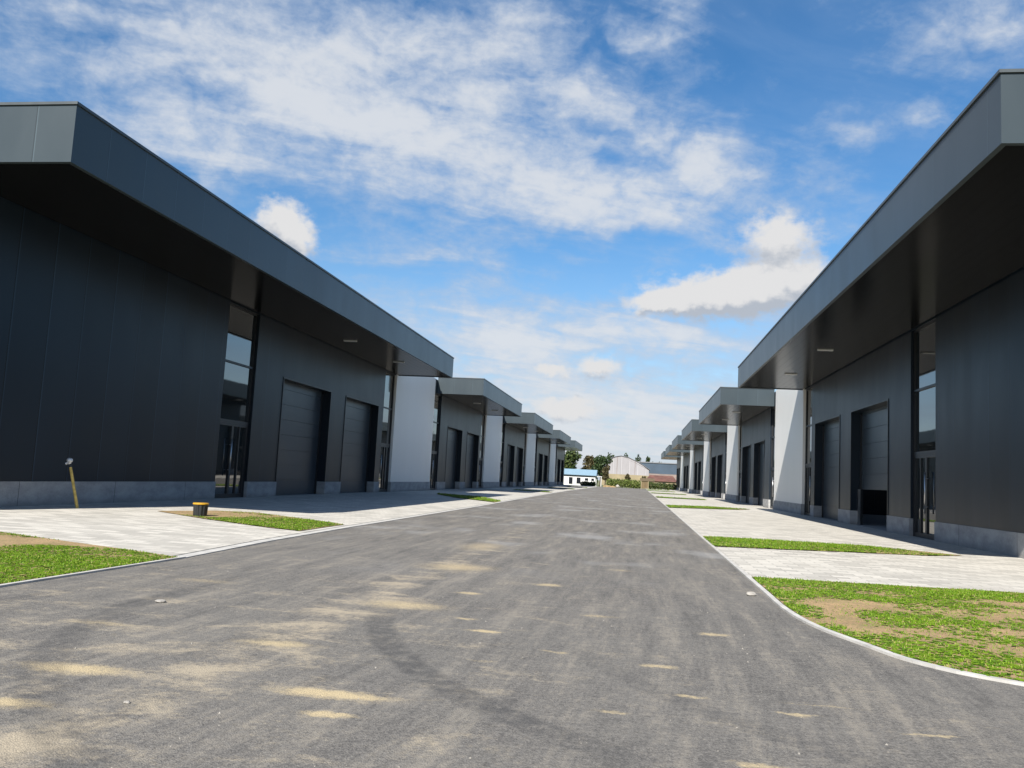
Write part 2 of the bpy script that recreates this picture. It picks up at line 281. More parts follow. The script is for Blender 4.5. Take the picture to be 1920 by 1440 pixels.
# ------------------------------------------------------------------ object helpers
def link(name, me, mat=None, parent=None):
    o = bpy.data.objects.new(name, me); COL.objects.link(o)
    if mat is not None and me is not None: me.materials.append(MT[mat])
    if parent is not None: o.parent = parent
    return o
def tag(o, label=None, cat=None, group=None, kind=None):
    for k, v in (('label', label), ('category', cat), ('group', group), ('kind', kind)):
        if v: o[k] = v
    return o
def empty(name, loc=(0, 0, 0), rz=0):
    o = bpy.data.objects.new(name, None); COL.objects.link(o); o.location = loc; o.rotation_euler = (0, 0, rz); o.empty_display_size = .3; return o
class MB:
    def __init__(s): s.v = []; s.f = []
    def box(s, x0, x1, y0, y1, z0, z1):
        if x0 > x1: x0, x1 = x1, x0
        if y0 > y1: y0, y1 = y1, y0
        b = len(s.v); s.v += [(x, y, z) for z in (z0, z1) for x, y in ((x0, y0), (x1, y0), (x1, y1), (x0, y1))]
        s.f += [tuple(b+i for i in q) for q in ((3, 2, 1, 0), (4, 5, 6, 7), (0, 1, 5, 4), (1, 2, 6, 5), (2, 3, 7, 6), (3, 0, 4, 7))]; return s
    def poly(s, pts): b = len(s.v); s.v += [tuple(q) for q in pts]; s.f.append(tuple(range(b, b+len(pts)))); return s
    def prism(s, pts, z0, z1):
        b = len(s.v); n = len(pts); s.v += [(x, y, z0) for x, y in pts]+[(x, y, z1) for x, y in pts]
        s.f.append(tuple(range(b+n-1, b-1, -1))); s.f.append(tuple(range(b+n, b+2*n)))
        s.f += [(b+i, b+(i+1) % n, b+n+(i+1) % n, b+n+i) for i in range(n)]; return s
    def lathe(s, prof, n=24, c=(0, 0), wob=None):
        b = len(s.v)
        for (r, z) in prof:
            for i in range(n):
                a = 2*math.pi*i/n; rr = r*(wob(i) if wob else 1); s.v.append((c[0]+rr*math.cos(a), c[1]+rr*math.sin(a), z))
        for k in range(len(prof)-1):
            for i in range(n): j = (i+1) % n; s.f.append((b+k*n+i, b+k*n+j, b+(k+1)*n+j, b+(k+1)*n+i))
        s.f.append(tuple(b+i for i in range(n-1, -1, -1))); s.f.append(tuple(b+(len(prof)-1)*n+i for i in range(n))); return s
    def tube(s, p0, p1, r0, r1, n=10):
        p0, p1 = Vector(p0), Vector(p1); q = (p1-p0).to_track_quat('Z', 'Y'); b = len(s.v)
        for pp, r in ((p0, r0), (p1, r1)):
            for i in range(n): s.v.append(tuple(pp+q @ Vector((r*math.cos(2*math.pi*i/n), r*math.sin(2*math.pi*i/n), 0))))
        s.f += [(b+i, b+(i+1) % n, b+n+(i+1) % n, b+n+i) for i in range(n)]; s.f.append(tuple(b+i for i in range(n-1, -1, -1))); s.f.append(tuple(b+n+i for i in range(n))); return s
    def build(s, name, mat, parent=None, smooth=False, bevel=0, fix=True):
        me = bpy.data.meshes.new(name); me.from_pydata(s.v, [], s.f)
        if fix or bevel:
            bm = bmesh.new(); bm.from_mesh(me)
            if bevel: bmesh.ops.bevel(bm, geom=bm.edges[:], offset=bevel, segments=2, affect='EDGES', profile=.6)
            if fix: bmesh.ops.recalc_face_normals(bm, faces=bm.faces)
            bm.to_mesh(me); bm.free()
        if smooth: me.polygons.foreach_set('use_smooth', [True]*len(me.polygons))
        me.update(); return link(name, me, mat, parent)
def ribbon(pts, w0, w1):
    """strip along pts, from offset w0 to w1 measured to the right of travel"""
    L, Rr_ = [], []
    for i, q in enumerate(pts):
        a = Vector(pts[max(i-1, 0)]); c = Vector(pts[min(i+1, len(pts)-1)]); d = (c-a).normalized(); n = Vector((d.y, -d.x))
        L.append(Vector(q)+n*w0); Rr_.append(Vector(q)+n*w1)
    return [tuple(v) for v in L]+[tuple(v) for v in reversed(Rr_)]
def smoothline(pts, k=4):
    out = []
    for i in range(len(pts)-1):
        p0 = Vector(pts[max(i-1, 0)]); p1 = Vector(pts[i]); p2 = Vector(pts[i+1]); p3 = Vector(pts[min(i+2, len(pts)-1)])
        for j in range(k):
            u = j/k; out.append(tuple(.5*((2*p1)+(p2-p0)*u+(2*p0-5*p1+4*p2-p3)*u*u+(3*p1-p0-3*p2+p3)*u**3)))
    out.append(tuple(pts[-1])); return out

# ------------------------------------------------------------------ ground, road, pavements
XL, XR = -13.62, 8.586
MB().poly([(-2500, -300, -.03), (2500, -300, -.03), (2500, 4000, -.03), (-2500, 4000, -.03)]).build('ground', 'field')['kind'] = 'structure'
LE = [(-5.9, -12), (-5.72, 0), (-5.68, 7.4), (-5.6, 10.4), (-5.78, 13.4), (-5.86, 17.4), (-5.88, 22), (-5.95, 33), (-6.4, 55), (-6.8, 85), (-7.0, 140), (-7.1, 168)]
RE = smoothline([(22, 3.4), (9, 4.5), (4.2, 5.75), (2.67, 6.52), (2.13, 7.03), (1.9, 7.66), (1.66, 8.52), (1.56, 9.55), (1.56, 11), (1.57, 14)])+[(1.58, 22), (1.64, 43), (1.7, 128), (1.75, 168)]
road = MB().poly([(x, y, 0) for x, y in LE]+[(x, y, 0) for x, y in reversed(RE)]+[(22, -12, 0)]).build('road', 'asphalt', fix=False); road['kind'] = 'structure'
MB().poly([(-30, 14, 0)]+[(-30, 172, 0)]+[(x, y, 0) for x, y in reversed(LE[4:])]+[(-5.6, 10.4, 0), (-9.5, 11.9, 0), (-20, 12.5, 0)]).build('pavement', 'paver')['kind'] = 'structure'
MB().poly([(x, y, 0) for x, y in RE if y >= 12]+[(1.75, 198, 0), (30, 198, 0), (30, 12.6, 0), (1.57, 12.6, 0)]).build('pavement', 'paver')['kind'] = 'structure'
kl = [(x, y) for x, y in LE if y > 10.3]
MB().prism(ribbon(kl, -.17, .0), -.05, .012).build('kerb', 'kerb')['kind'] = 'structure'
MB().prism(ribbon(kl, -.24, -.172), -.05, .006).build('gutter', 'gutter')['kind'] = 'structure'
kl2 = [(x, y) for x, y in LE if -12 < y < 10.5]
MB().prism(ribbon(kl2, -.05, .0), -.05, .02).build('kerb', 'kerb')['kind'] = 'structure'
MB().prism(ribbon(RE, .0, .06), -.05, .02).build('kerb', 'kerb')['kind'] = 'structure'

def in_poly(x, y, P):
    c = False; n = len(P)
    for i in range(n):
        x1, y1 = P[i]; x2, y2 = P[i-1]
        if (y1 > y) != (y2 > y) and x < (x2-x1)*(y-y1)/(y2-y1)+x1: c = not c
    return c
def lawn(P, per_m2, h, soil_blobs=(), z=.012, name='lawn', lo=.30, seed=0):
    MB().poly([(x, y, z) for x, y in P]).build(name, 'soil')['kind'] = 'structure'
    xs = [q[0] for q in P]; ys = [q[1] for q in P]; A = (max(xs)-min(xs))*(max(ys)-min(ys)); V = []
    for _ in range(int(A*per_m2)):
        x = random.uniform(min(xs), max(xs)); y = random.uniform(min(ys), max(ys))
        if not in_poly(x, y, P): continue
        d = .5+.75*noise.fractal(Vector((x*.8+seed, y*1.1, 3.3)), .8, 2.1, 4)+.25*noise.noise(Vector((x*5, y*5, seed)))
        for (bx, by, rx, ry, k) in soil_blobs: d -= k*math.exp(-((x-bx)/rx)**2-((y-by)/ry)**2)
        if d < lo+random.uniform(-.75, .6): continue
        hh = h*random.uniform(.5, 1.25)*(.6+.6*min(1, max(0, d))); a = random.uniform(0, 6.283); wd = random.uniform(.0035, .0065)*(1+y/18)
        lx, ly = random.gauss(0, .45)*hh, random.gauss(0, .45)*hh; ca, sa = math.cos(a)*wd, math.sin(a)*wd
        V += [(x-ca, y-sa, z-.005), (x+ca, y+sa, z-.005), (x+lx, y+ly, z+hh)]
    nb = len(V); c0 = .031*(1+.5*(ys[0]+ys[-1])/16); y = min(ys)
    while y < max(ys):
        x = min(xs)
        while x < max(xs):
            if in_poly(x, y, P) and in_poly(x+c0, y+c0, P):
                d = .5+.75*noise.fractal(Vector((x*.8+seed, y*1.1, 3.3)), .8, 2.1, 4)+.25*noise.noise(Vector((x*5, y*5, seed)))
                for (bx, by, rx, ry, k) in soil_blobs: d -= k*math.exp(-((x-bx)/rx)**2-((y-by)/ry)**2)
                if d > lo+random.uniform(-.45, .85):
                    a = random.uniform(0, 6.283); e = c0*random.uniform(.55, 1.0); zz = z+h*random.uniform(.12, .4)
                    for q in range(3): V.append((x+e*math.cos(a+2.094*q), y+e*math.sin(a+2.094*q), zz+random.uniform(-.35, .35)*h*.4))
            x += c0*.62
        y += c0*.62
    V = np.array(V, dtype=np.float32); n = len(V)//3; me = bpy.data.meshes.new('grass')
    me.from_pydata(V.tolist(), [], np.arange(n*3).reshape(-1, 3).tolist())
    o = link('grass', me, 'blade'); o['kind'] = 'stuff'; o['label'] = 'short green grass growing in patches on sandy soil'; o['category'] = 'grass'; return o
RLn = [(x+.08, y) for x, y in RE if y < 12.7 and x < 12]+[(1.65, 12.72), (3.8, 12.85), (5.3, 12.98), (9, 13.1), (12.5, 13.1)]
lawn(RLn, 2300, .022, [(5.0, 10.4, 1.9, .55, .75), (4.2, 8.9, 1.8, .3, .5), (6.5, 9.2, 2.5, 1.6, .3), (3.3, 10.1, 1.2, .5, .35), (5.8, 11.4, 1.5, .25, .4), (2.1, 9.6, .35, 1.1, .55), (2.9, 7.6, .5, .5, .5), (4.2, 7.0, 1.0, .3, .4), (5.2, 11.6, 1.2, .35, .35), (1.9, 11.5, .2, .6, .3)], seed=1, lo=.38)
LLn = [(x-.06, y) for x, y in LE if 2 < y < 10.3]+[(-5.66, 10.36), (-6.65, 10.82), (-7.83, 11.28), (-9.5, 12.0), (-14, 13.4), (-14, 4), (-5.78, 4)]
lawn(LLn, 1900, .022, [(-8.7, 10.9, 1.5, .55, 1.6), (-10.2, 10.9, 1.9, .7, 1.5), (-7.5, 10.9, .5, .15, .5)], seed=5, lo=.18)
lawn([(1.66, 18.6), (3.0, 18.9), (4.6, 19.4), (6.25, 19.8), (7.2, 20.6), (5.5, 22.1), (4.0, 22.05), (1.66, 22.05)], 900, .035, [(6.3, 20.6, 1.3, 1.0, 1.0), (4.6, 20.0, .6, .4, .3)], seed=9, lo=.12)
lawn([(-6.25, 15.75), (-7.03, 16.1), (-9.06, 17.4), (-11.0, 18.9), (-10.3, 20.4), (-9.3, 20.6), (-7.5, 19.3), (-6.25, 18.3)], 900, .03, [(-10.2, 19.3, 2.2, 1.6, 1.4)], seed=12, lo=.14)
lawn([(-6.25, 38.8), (-6.4, 41.4), (-8.4, 46.6), (-11.4, 49.4), (-10.8, 46.8), (-8.8, 42.5)], 150, .07, seed=15, lo=.05)
lawn([(1.75, 46.2), (1.75, 51.3), (4.6, 53.2), (6.6, 52), (5.6, 49.6)], 120, .07, [(6, 51, 1.2, 1.5, .6)], seed=18, lo=.05)
for q, y in enumerate((77.5, 107, 136.5, 162)):
    lawn([(1.8, y-2), (1.8, y+3), (6.0, y+2.4), (6.0, y-1)], 45, .09, seed=20+q, lo=.1)
    if y < 140: lawn([(-7.2-.1*q, y-5), (-7.2-.1*q, y-2), (-10.6, y+.5), (-10.6, y-2.5)], 45, .09, seed=30+q, lo=.1)

# ------------------------------------------------------------------ industrial units
ZP, ZB, ZT, P_, LU, Y0 = .555, 6.54, 7.63, 29.546, 20.24, 26.729
def part(name, mat, parent, side, boxes, bevel=0):
    mb = MB()
    for b in boxes: mb.box(side*b[0], side*b[1], b[2], b[3], b[4], b[5])
    return mb.build(name, mat, parent, bevel=bevel)
def glazing(root, s, y0, y1, flip):
    d0, d1 = -.20, -.08; zt2 = 2.54; zm = 4.55; f = .07
    yc = (y0+y1)/2
    fr = part('window_frame', 'frame', root, s, [(d0, d1, y0, y0+f, 0, ZB), (d0, d1, y1-f, y1, 0, ZB), (d0, d1, y0+f, y1-f, ZB-f, ZB), (d0, d1, y0+f, y1-f, zm, zm+f), (d0, d1, y0+f, y1-f, zt2, zt2+.10)])
    for a, b in ((zt2+.10, zm), (zm+f, ZB-f)): part('pane', 'glass', fr, s, [(-.15, -.13, y0+f+.002, y1-f-.002, a+.002, b-.002)])
    for q in ((y0, y0+.04), (y1-.04, y1)): part('reveal_lining', 'frame', fr, s, [(-.46, -.202, q[0], q[1], 0, ZB)])
    ya, yb = y0+f+.003, y1-f-.003; ym = yc-.05
    dr = part('entrance_door', 'frame', root, s, [(d0, d1-.01, ya, ya+.09, .003, zt2-.003), (d0, d1-.01, ym-.05, ym+.09, .003, zt2-.003), (d0, d1-.01, yb-.09, yb, .003, zt2-.003), (d0, d1-.01, yb-.62, yb-.56, .14, zt2-.1), (d0, d1-.01, ya+.09, ym-.05, .003, .14), (d0, d1-.01, ym+.09, yb-.09, .003, .14), (d0, d1-.01, ya+.09, ym-.05, zt2-.1, zt2-.003), (d0, d1-.01, ym+.09, yb-.09, zt2-.1, zt2-.003)])
    part('pane', 'glass', dr, s, [(-.15, -.13, ya+.092, ym-.052, .142, zt2-.102)]); part('pane', 'glass', dr, s, [(-.15, -.13, ym+.092, yb-.622, .142, zt2-.102)]); part('pane', 'glass', dr, s, [(-.15, -.13, yb-.558, yb-.092, .142, zt2-.102)])
    mb = MB(); hy = ya+.2 if flip else ym-.14
    mb.tube((s*(d1+.07), hy, .75), (s*(d1+.07), hy, 2.0), .022, .022); mb.tube((s*(d1-.02), hy, .95), (s*(d1+.07), hy, .95), .012, .012); mb.tube((s*(d1-.02), hy, 1.8), (s*(d1+.07), hy, 1.8), .012, .012)
    mb.build('handle', 'steel', dr, smooth=True)
def make_unit(name, side, wx, y0, blank=0.0, gap=True, raised=False, lights=()):
    s = side; r = empty(name, (wx, y0, 0)); ov = 3.17 if s > 0 else 3.395; D = 24.0
    g1, d1, d2, g2 = (0, 2.33), (4.84, 10.05), (12.12, 17.27), (18.21, LU); dh = 4.53
    ye = P_ if gap else LU; ys = -blank
    W = [(-.46, 0, g1[1], d1[0], ZP, ZB), (-.46, 0, d1[0], d1[1], dh, ZB), (-.46, 0, d1[1], d2[0], ZP, ZB), (-.46, 0, d2[0], d2[1], dh, ZB), (-.46, 0, d2[1], g2[0], ZP, ZB)]
    if blank: W.append((-.46, 0, ys, 0, ZP, ZB))
    W.append((-.46, 0, ys, LU, ZB, 7.45))
    part('wall', 'wall', r, s, W)
    pl = [(-.46, .035, g1[1], d1[0], -.05, ZP), (-.46, .035, d1[1], d2[0], -.05, ZP), (-.46, .035, d2[1], g2[0], -.05, ZP)]
    if blank: pl.append((-.46, .035, ys, 0, -.05, ZP))
    if gap: pl.append((-.46, .10, LU, P_, -.05, ZP))
    for b in pl: part('plinth', 'concrete', r, s, [b])
    if gap: part('white_wall', 'white', r, s, [(-.46, .055, LU+.002, P_-.002, ZP, 7.46)])
    # hall behind the front
    part('back_wall', 'wall', r, s, [(-D, -D+.2, ys, ye, -.05, 7.4)]); part('end_wall', 'wall', r, s, [(-D+.2, -.462, ys, ys+.2, -.05, 7.4)]); part('end_wall', 'wall', r, s, [(-D+.2, -.462, ye-.2, ye, -.05, 7.4)])
    if raised:   # unseen roof gap, added to light the hall floor behind the raised door
        part('roof', 'roof', r, s, [(-D, -9, ys, ye, 7.4, 7.5)]); part('roof', 'roof', r, s, [(-7.2, -.462, ys, ye, 7.4, 7.5)])
    else: part('roof', 'roof', r, s, [(-D, -.462, ys, ye, 7.4, 7.5)])
    part('floor_slab', 'concrete', r, s, [(-D+.2, -.1, ys+.2, ye-.2, -.04, .004)])
    # canopy
    cs = -blank if blank else .89; ce = LU+.334
    cn = part('canopy', 'fascia', r, s, [(ov-.1, ov, cs, ce, ZB, ZT), (.004, ov-.1, cs, cs+.1, ZB, ZT), (.004, ov-.1, ce-.1, ce, ZB, ZT), (.06, ov-.1, cs+.1, ce-.1, ZT-.06, ZT-.01)])
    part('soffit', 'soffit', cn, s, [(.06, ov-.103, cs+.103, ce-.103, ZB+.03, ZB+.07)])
    part('coping', 'coping', cn, s, [(.004, ov+.03, cs-.03, ce+.03, ZT+.002, ZT+.055)])
    for (lx, ly) in lights: part('soffit_light', 'lamp', cn, s, [(lx-.28, lx+.28, ly-.07, ly+.07, ZB-.015, ZB+.028)], bevel=.006)
    glazing(r, s, g1[0], g1[1], False); glazing(r, s, g2[0], g2[1], True)
    for k, (a, b) in enumerate((d1, d2)):
        z0 = 1.42 if (raised and k == 0) else .006
        secs = []; z = z0
        while z < dh-.001: h = min(.60, dh-z); secs.append((-.45, -.395, a+.09, b-.09, z+.006, z+h-.006)); z += .60
        secs.append((-.455, -.44, a+.09, b-.09, z0, dh))
        dr = part('overhead_door', 'door', r, s, secs)
        for q in ((a+.003, a+.088), (b-.088, b-.003)): part('guide_rail', 'frame', dr, s, [(-.44, -.34, q[0], q[1], .006, dh-.1)])
        if raised and k == 0: part('edge_strip', 'steel', dr, s, [(-.34, -.26, b-.12, b-.02, .006, 1.42)])
        part('door_surround', 'frame', dr, s, [(-.02, .022, a-.06, a-.001, ZP+.002, dh+.06), (-.02, .022, b+.001, b+.06, ZP+.002, dh+.06), (-.02, .022, a-.001, b+.001, dh+.001, dh+.06)])
    return r
def copy_tree(o, parent=None):
    c = o.copy(); COL.objects.link(c)
    if parent is not None: c.parent = parent
    for ch in [k for k in o.children]: copy_tree(ch, c)
    return c
LL = [(1.45, 8.0), (1.75, 14.5)]
GL, GR = 'dark industrial units along the left side of the road', 'dark industrial units along the right side of the road'
u = make_unit('industrial_unit', 1, XL, Y0, blank=12.78, lights=LL)
tag(u, 'nearest dark unit on the left, its long blank panelled wall behind the leaning yellow post', 'building', GL)
pl_ = make_unit('industrial_unit', 1, XL, Y0+P_, lights=LL)
txtL = ['second dark unit of the left row, right behind the nearest left white panel',
        'middle dark unit of the left row, third along from the blank wall',
        'left dark unit just before the last one of the left row',
        'last and smallest dark unit of the left row, beside the white hut']
for k in range(4):
    o = pl_ if k == 0 else (copy_tree(pl_) if k < 3 else make_unit('industrial_unit', 1, XL, Y0, gap=False, lights=LL))
    o.location = (XL, Y0+P_*(k+1), 0); tag(o, txtL[k], 'building', GL)
LRt = [(1.73, 6.8), (1.73, 14.2)]
u = make_unit('industrial_unit', -1, XR, Y0, blank=13.45, raised=True, lights=LRt)
tag(u, 'nearest dark unit on the right, one roller door raised over a black opening', 'building', GR)
pr_ = make_unit('industrial_unit', -1, XR, Y0+P_, lights=LRt)
txtR = ['dark unit on the right directly behind the sunlit white panel with the diagonal shadow',
        'third dark unit along the right row from the raised roller door',
        'fourth dark unit along the right row, halfway to the hedge',
        'dark unit on the right next to last before the hedge end',
        'farthest dark unit of the right row, its canopy ending beside the blue grey building']
for k in range(5):
    o = pr_ if k == 0 else (copy_tree(pr_) if k < 4 else make_unit('industrial_unit', -1, XR, Y0, gap=False, lights=LRt))
    o.location = (XR, Y0+P_*(k+1), 0); tag(o, txtR[k], 'building', GR)

# ------------------------------------------------------------------ small things near the left wall and on the road
t_ = tag(empty('manhole_riser', (-9.53, 18.15, .012)), 'black ribbed plastic riser with an orange yellow lid on the bare soil', 'riser')
MB().lathe([(.162, 0), (.166, .01), (.172, .12), (.180, .27), (.186, .285)], 48, wob=lambda i: 1.0 if i % 4 < 2 else .93).build('body', 'black', t_)
t_.scale = (.88, .88, .86)
MB().lathe([(.188, .286), (.194, .292), (.196, .315), (.186, .328), (.05, .333)], 32).build('lid', 'lid', t_, smooth=False)
t_ = tag(empty('marker_post', (-12.58, 18.27, 0)), 'leaning yellow post with a grey metal cap in front of the blank wall', 'post')
top = Vector((-.22, -.08, .92)); 
MB().tube((0, 0, 0), tuple(top), .034, .030, 14).build('post', 'yellow', t_, smooth=False)
MB().tube(tuple(top), (-.235, -.085, .995), .03, .03, 12).build('collar', 'black', t_)
MB().lathe([(.028, .985), (.038, 1.0), (.04, 1.035), (.06, 1.045), (.066, 1.075), (.06, 1.105), (.036, 1.125), (.015, 1.13)], 18, (-.25, -.09)).build('cap', 'grey', t_, smooth=True)
MB().tube((-.27, -.1, 1.03), (-.32, -.125, .99), .024, .025, 12).build('spout', 'grey', t_)
def rock(name, x, y, r, label, z=0, sq=.6):
    bm = bmesh.new(); bmesh.ops.create_icosphere(bm, subdivisions=3, radius=r); sd = random.uniform(0, 50)
    for v in bm.verts:
        k = 1+.35*noise.noise(v.co/r*1.1+Vector((sd, 0, 0)))+.12*noise.noise(v.co/r*3+Vector((0, sd, 0))); v.co *= k; v.co.z *= sq; v.co.x *= 1.25
    me = bpy.data.meshes.new(name); bm.to_mesh(me); bm.free(); o = link(name, me, 'stone'); o.location = (x, y, z+r*sq*.75)
    return tag(o, label, 'stone', 'loose stones on the asphalt')
rock('stone', 1.37, 10.59, .045, 'whitish rounded stone lying by the right hand kerb near the lawn')
rock('stone', -4.05, 7.15, .038, 'flat pale stone alone on the dusty left side of the road', sq=.35)
rock('stone', -5.0, 5.35, .022, 'small white stone at the far left edge of the picture')
rock('stone', -2.52, 4.22, .013, 'tiny pale pebble beside the left tyre mark, below the sand')
V, F = [], []
def peb(x, y, r):
    b = len(V); ang = random.uniform(0, 6)
    for (dx_, dy_, dz_) in ((1, 0, .3), (0, 1, .35), (-1, 0, .3), (0, -1, .3), (0, 0, 1.1), ):
        V.append((x+r*(dx_*math.cos(ang)-dy_*math.sin(ang))*random.uniform(.7, 1.2), y+r*(dx_*math.sin(ang)+dy_*math.cos(ang))*random.uniform(.7, 1.2), r*dz_))
    V.extend([(V[b+i][0], V[b+i][1], -.002) for i in range(4)])
    for i in range(4): j = (i+1) % 4; F.append((b+i, b+j, b+4)); F.append((b+5+i, b+5+j, b+j, b+i))
for _ in range(800):
    y = 3+abs(random.gauss(0, 6)); x = random.uniform(-5.4, min(1.5+max(0, (6-y)*1.2), 4.5))
    c = noise.fractal(Vector((x*.7, y*.7, 9)), .9, 2, 4)
    if c < -.05 and random.random() < .8: continue
    peb(x, y, random.choice((.0025, .003, .003, .004, .004, .005, .008)))
me = bpy.data.meshes.new('gravel'); me.from_pydata(V, [], F); o = link('gravel', me, 'grit'); o['kind'] = 'stuff'; o['label'] = 'loose grit and small pebbles scattered over the asphalt'; o['category'] = 'gravel'

# ------------------------------------------------------------------ planting and buildings at the end of the road
def leafcloud(clumps, n, size, seed):
    r = np.random.default_rng(seed); V = []
    vol = np.array([c[3]*c[4]*c[5] for c in clumps]); vol = vol**.75; cnt = (vol/vol.sum()*n).astype(int)+1
    for c, k in zip(clumps, cnt):
        d = r.normal(size=(k, 3)); d /= np.linalg.norm(d, axis=1)[:, None]
        rad = r.uniform(.35, 1.08, size=k)**.6; q = np.array(c[:3])+d*rad[:, None]*np.array(c[3:6])
        for pnt in q:
            a = r.normal(size=3); a /= np.linalg.norm(a); b = np.cross(a, r.normal(size=3)); b /= np.linalg.norm(b); s = size*r.uniform(.6, 1.4)
            V += [pnt-a*s, pnt+b*s*.55, pnt+a*s, pnt-b*s*.55]
    V = np.array(V); me = bpy.data.meshes.new('crown'); me.from_pydata(V.tolist(), [], np.arange(len(V)).reshape(-1, 4).tolist()); return me
def tree(name, x, y, h, wd, mat, label, n=1800, seed=0, shape='round', size=.3, group='trees beyond the end of the road', z=0):
    rr = random.Random(seed); t = tag(empty(name, (x, y, z)), label, 'tree', group); cl = []
    if shape == 'cone':
        for k in range(9): f = k/8; cl.append((0, 0, h*(.12+.8*f), wd*.5*(1-f)**.9+.12, wd*.5*(1-f)**.9+.12, h*.09))
    else:
        for k in range(11):
            a = rr.uniform(0, 6.28); q = rr.uniform(.1, .55)*wd*.5; zz = rr.uniform(.32, .86)*h; e = wd*rr.uniform(.16, .27)
            cl.append((q*math.cos(a)*1.2, q*math.sin(a)*1.2, zz, e, e, h*rr.uniform(.09, .15)))
        cl.append((0, 0, h*.6, wd*.33, wd*.33, h*.28))
    link('crown', leafcloud(cl, n, size, seed), mat, t)
    mb = MB().tube((0, 0, -.1), (.05, 0, h*.55), wd*.045+.05, wd*.02+.03, 8)
    for k in range(4): a = k*1.6+seed; mb.tube((.03, 0, h*(.28+.06*k)), (wd*.25*math.cos(a), wd*.25*math.sin(a), h*(.5+.07*k)), wd*.02+.03, .03, 6)
    mb.build('trunk', 'bark', t)
def hedge(x0, x1, y, h0, h1, dep, mat, label, n, seed, name='hedge'):
    cl = []; k = int((x1-x0)/.8)
    for i in range(k): f = (i+.5)/k; h = h0+(h1-h0)*f; cl.append((x0+(x1-x0)*f, y, h*.5, .75, dep, h*.5*random.uniform(.92, 1.08)))
    me = leafcloud(cl, n, .13, seed); me.name = name
    return tag(link(name, me, mat), label, 'hedge', 'hedges closing the road')
def near_house():
    t = tag(empty('white_hut', (-11.2, 175, 0)), 'small white single storey hut with a pale blue roof at the end of the road', 'building')
    MB().box(-5.5, 3.0, 0, 6, -.4, 2.1).build('wall', 'plaster', t)
    MB().poly([(-5.8, -.45, 2.05), (3.2, -.45, 2.05), (3.2, 3, 3.25), (-5.8, 3, 3.25)]).poly([(-5.8, 6.45, 2.05), (3.2, 6.45, 2.05), (3.2, 3, 3.25), (-5.8, 3, 3.25)]).poly([(3.2, -.45, 2.05), (3.2, 6.45, 2.05), (3.2, 3, 3.25)]).poly([(-5.8, -.45, 2.05), (-5.8, 6.45, 2.05), (-5.8, 3, 3.25)]).poly([(-5.8, -.45, 2.05), (3.2, -.45, 2.05), (3.2, 6.45, 2.05), (-5.8, 6.45, 2.05)]).build('roof', 'blue_roof', t)
    for x0, x1, z0, z1 in ((-2.3, -1.55, .2, 1.55), (-.75, .05, .35, 1.55), (.9, 1.6, 1.0, 1.5), (2.2, 2.75, 1.0, 1.5)):
        f = MB().box(x0-.06, x1+.06, -.05, -.003, z0-.06, z1+.06).build('window_frame', 'plaster', t); MB().box(x0, x1, -.065, -.052, z0, z1).build('pane', 'glassdark', f)
    MB().box(3.003, 4.3, .3, 4, 1.9, 2.0).build('porch_roof', 'plaster', t)
    for x in (3.15, 4.15): MB().box(x-.06, x+.06, .35, .47, -.3, 1.899).build('porch_post', 'plaster', t)
near_house()
cl = [(-10.6+.45*i, 172.6, .35, .45, .4, random.uniform(.42, .6)) for i in range(6)]
me = leafcloud(cl, 3500, .09, 3); me.name = 'shrub'; tag(link('shrub', me, 'leaf_dark'), 'low dark clipped shrub in front of the white hut', 'shrub')
hedge(-5.6, .9, 172, 1.75, 1.6, .7, 'leaf_hedge', 'long green hedge across the end of the road, left of the tan gate', 4200, 4)
hedge(2.35, 7.6, 172.5, 1.35, 1.25, .6, 'leaf_mid', 'shorter darker hedge right of the tan gate', 3000, 5)
t_ = tag(empty('timber_gate', (1.6, 171, 0)), 'tan timber gate panel standing between the two hedges', 'gate')
MB().box(-.6, .6, -.03, .03, .08, 1.38).build('board_panel', 'timber', t_)
for x in (-.68, .68): MB().box(x-.07, x+.07, -.07, .07, -.1, 1.5).build('post', 'cream', t_)
rock('stone', -3.6, 170.5, .32, 'big white boulder lying in front of the long hedge', sq=.9)['group'] = 'boulders at the end of the road'
for x, y, rx, h, lab in ((-5.6, 169.6, .9, .35, 'low brown heap of earth beside the white hut porch'), (-4.5, 169.8, .7, .25, 'smaller brown heap of earth left of the white boulder')):
    bm = bmesh.new(); bmesh.ops.create_icosphere(bm, subdivisions=3, radius=1)
    for v in bm.verts: v.co = Vector((v.co.x*rx, v.co.y*.6, max(v.co.z, -.1)*h))*(1+.3*noise.noise(v.co*2+Vector((x, 0, 0))))
    me = bpy.data.meshes.new('earth_heap'); bm.to_mesh(me); bm.free(); o = link('earth_heap', me, 'soil'); o.location = (x, y, 0); tag(o, lab, 'earth heap', 'earth heaps by the hut')
tree('broadleaf_tree', -7.6, 186, 6.6, 4.4, 'leaf_dark', 'dense dark green tree standing right behind the white hut', 2600, 11, size=.22)
tree('broadleaf_tree', -6.5, 183, 4.6, 1.9, 'leaf_rust', 'brownish tree between the white hut tree and the white barn', 1200, 12, size=.2)
tree('broadleaf_tree', -16.5, 215, 9.2, 6.0, 'leaf_mid', 'tall olive green tree above the left end of the hut roof', 2200, 13, size=.3)
tree('broadleaf_tree', -11.9, 222, 8.6, 5.4, 'leaf_rust', 'brown tinged tree above the middle of the hut roof', 1800, 14, size=.3)
tree('conifer_tree', -10.1, 212, 5.0, 1.6, 'leaf_dark', 'slim dark conifer above the right end of the hut roof', 700, 15, 'cone', .2)
tree('broadleaf_tree', -2.55, 236.5, 3.6, 1.7, 'leaf_rust', 'small brownish bush tree against the cream wall', 700, 16, size=.2)
tree('broadleaf_tree', 2.0, 236.6, 3.0, 1.5, 'leaf_rust', 'smaller faint bush at the right end of the cream wall', 500, 17, size=.2)
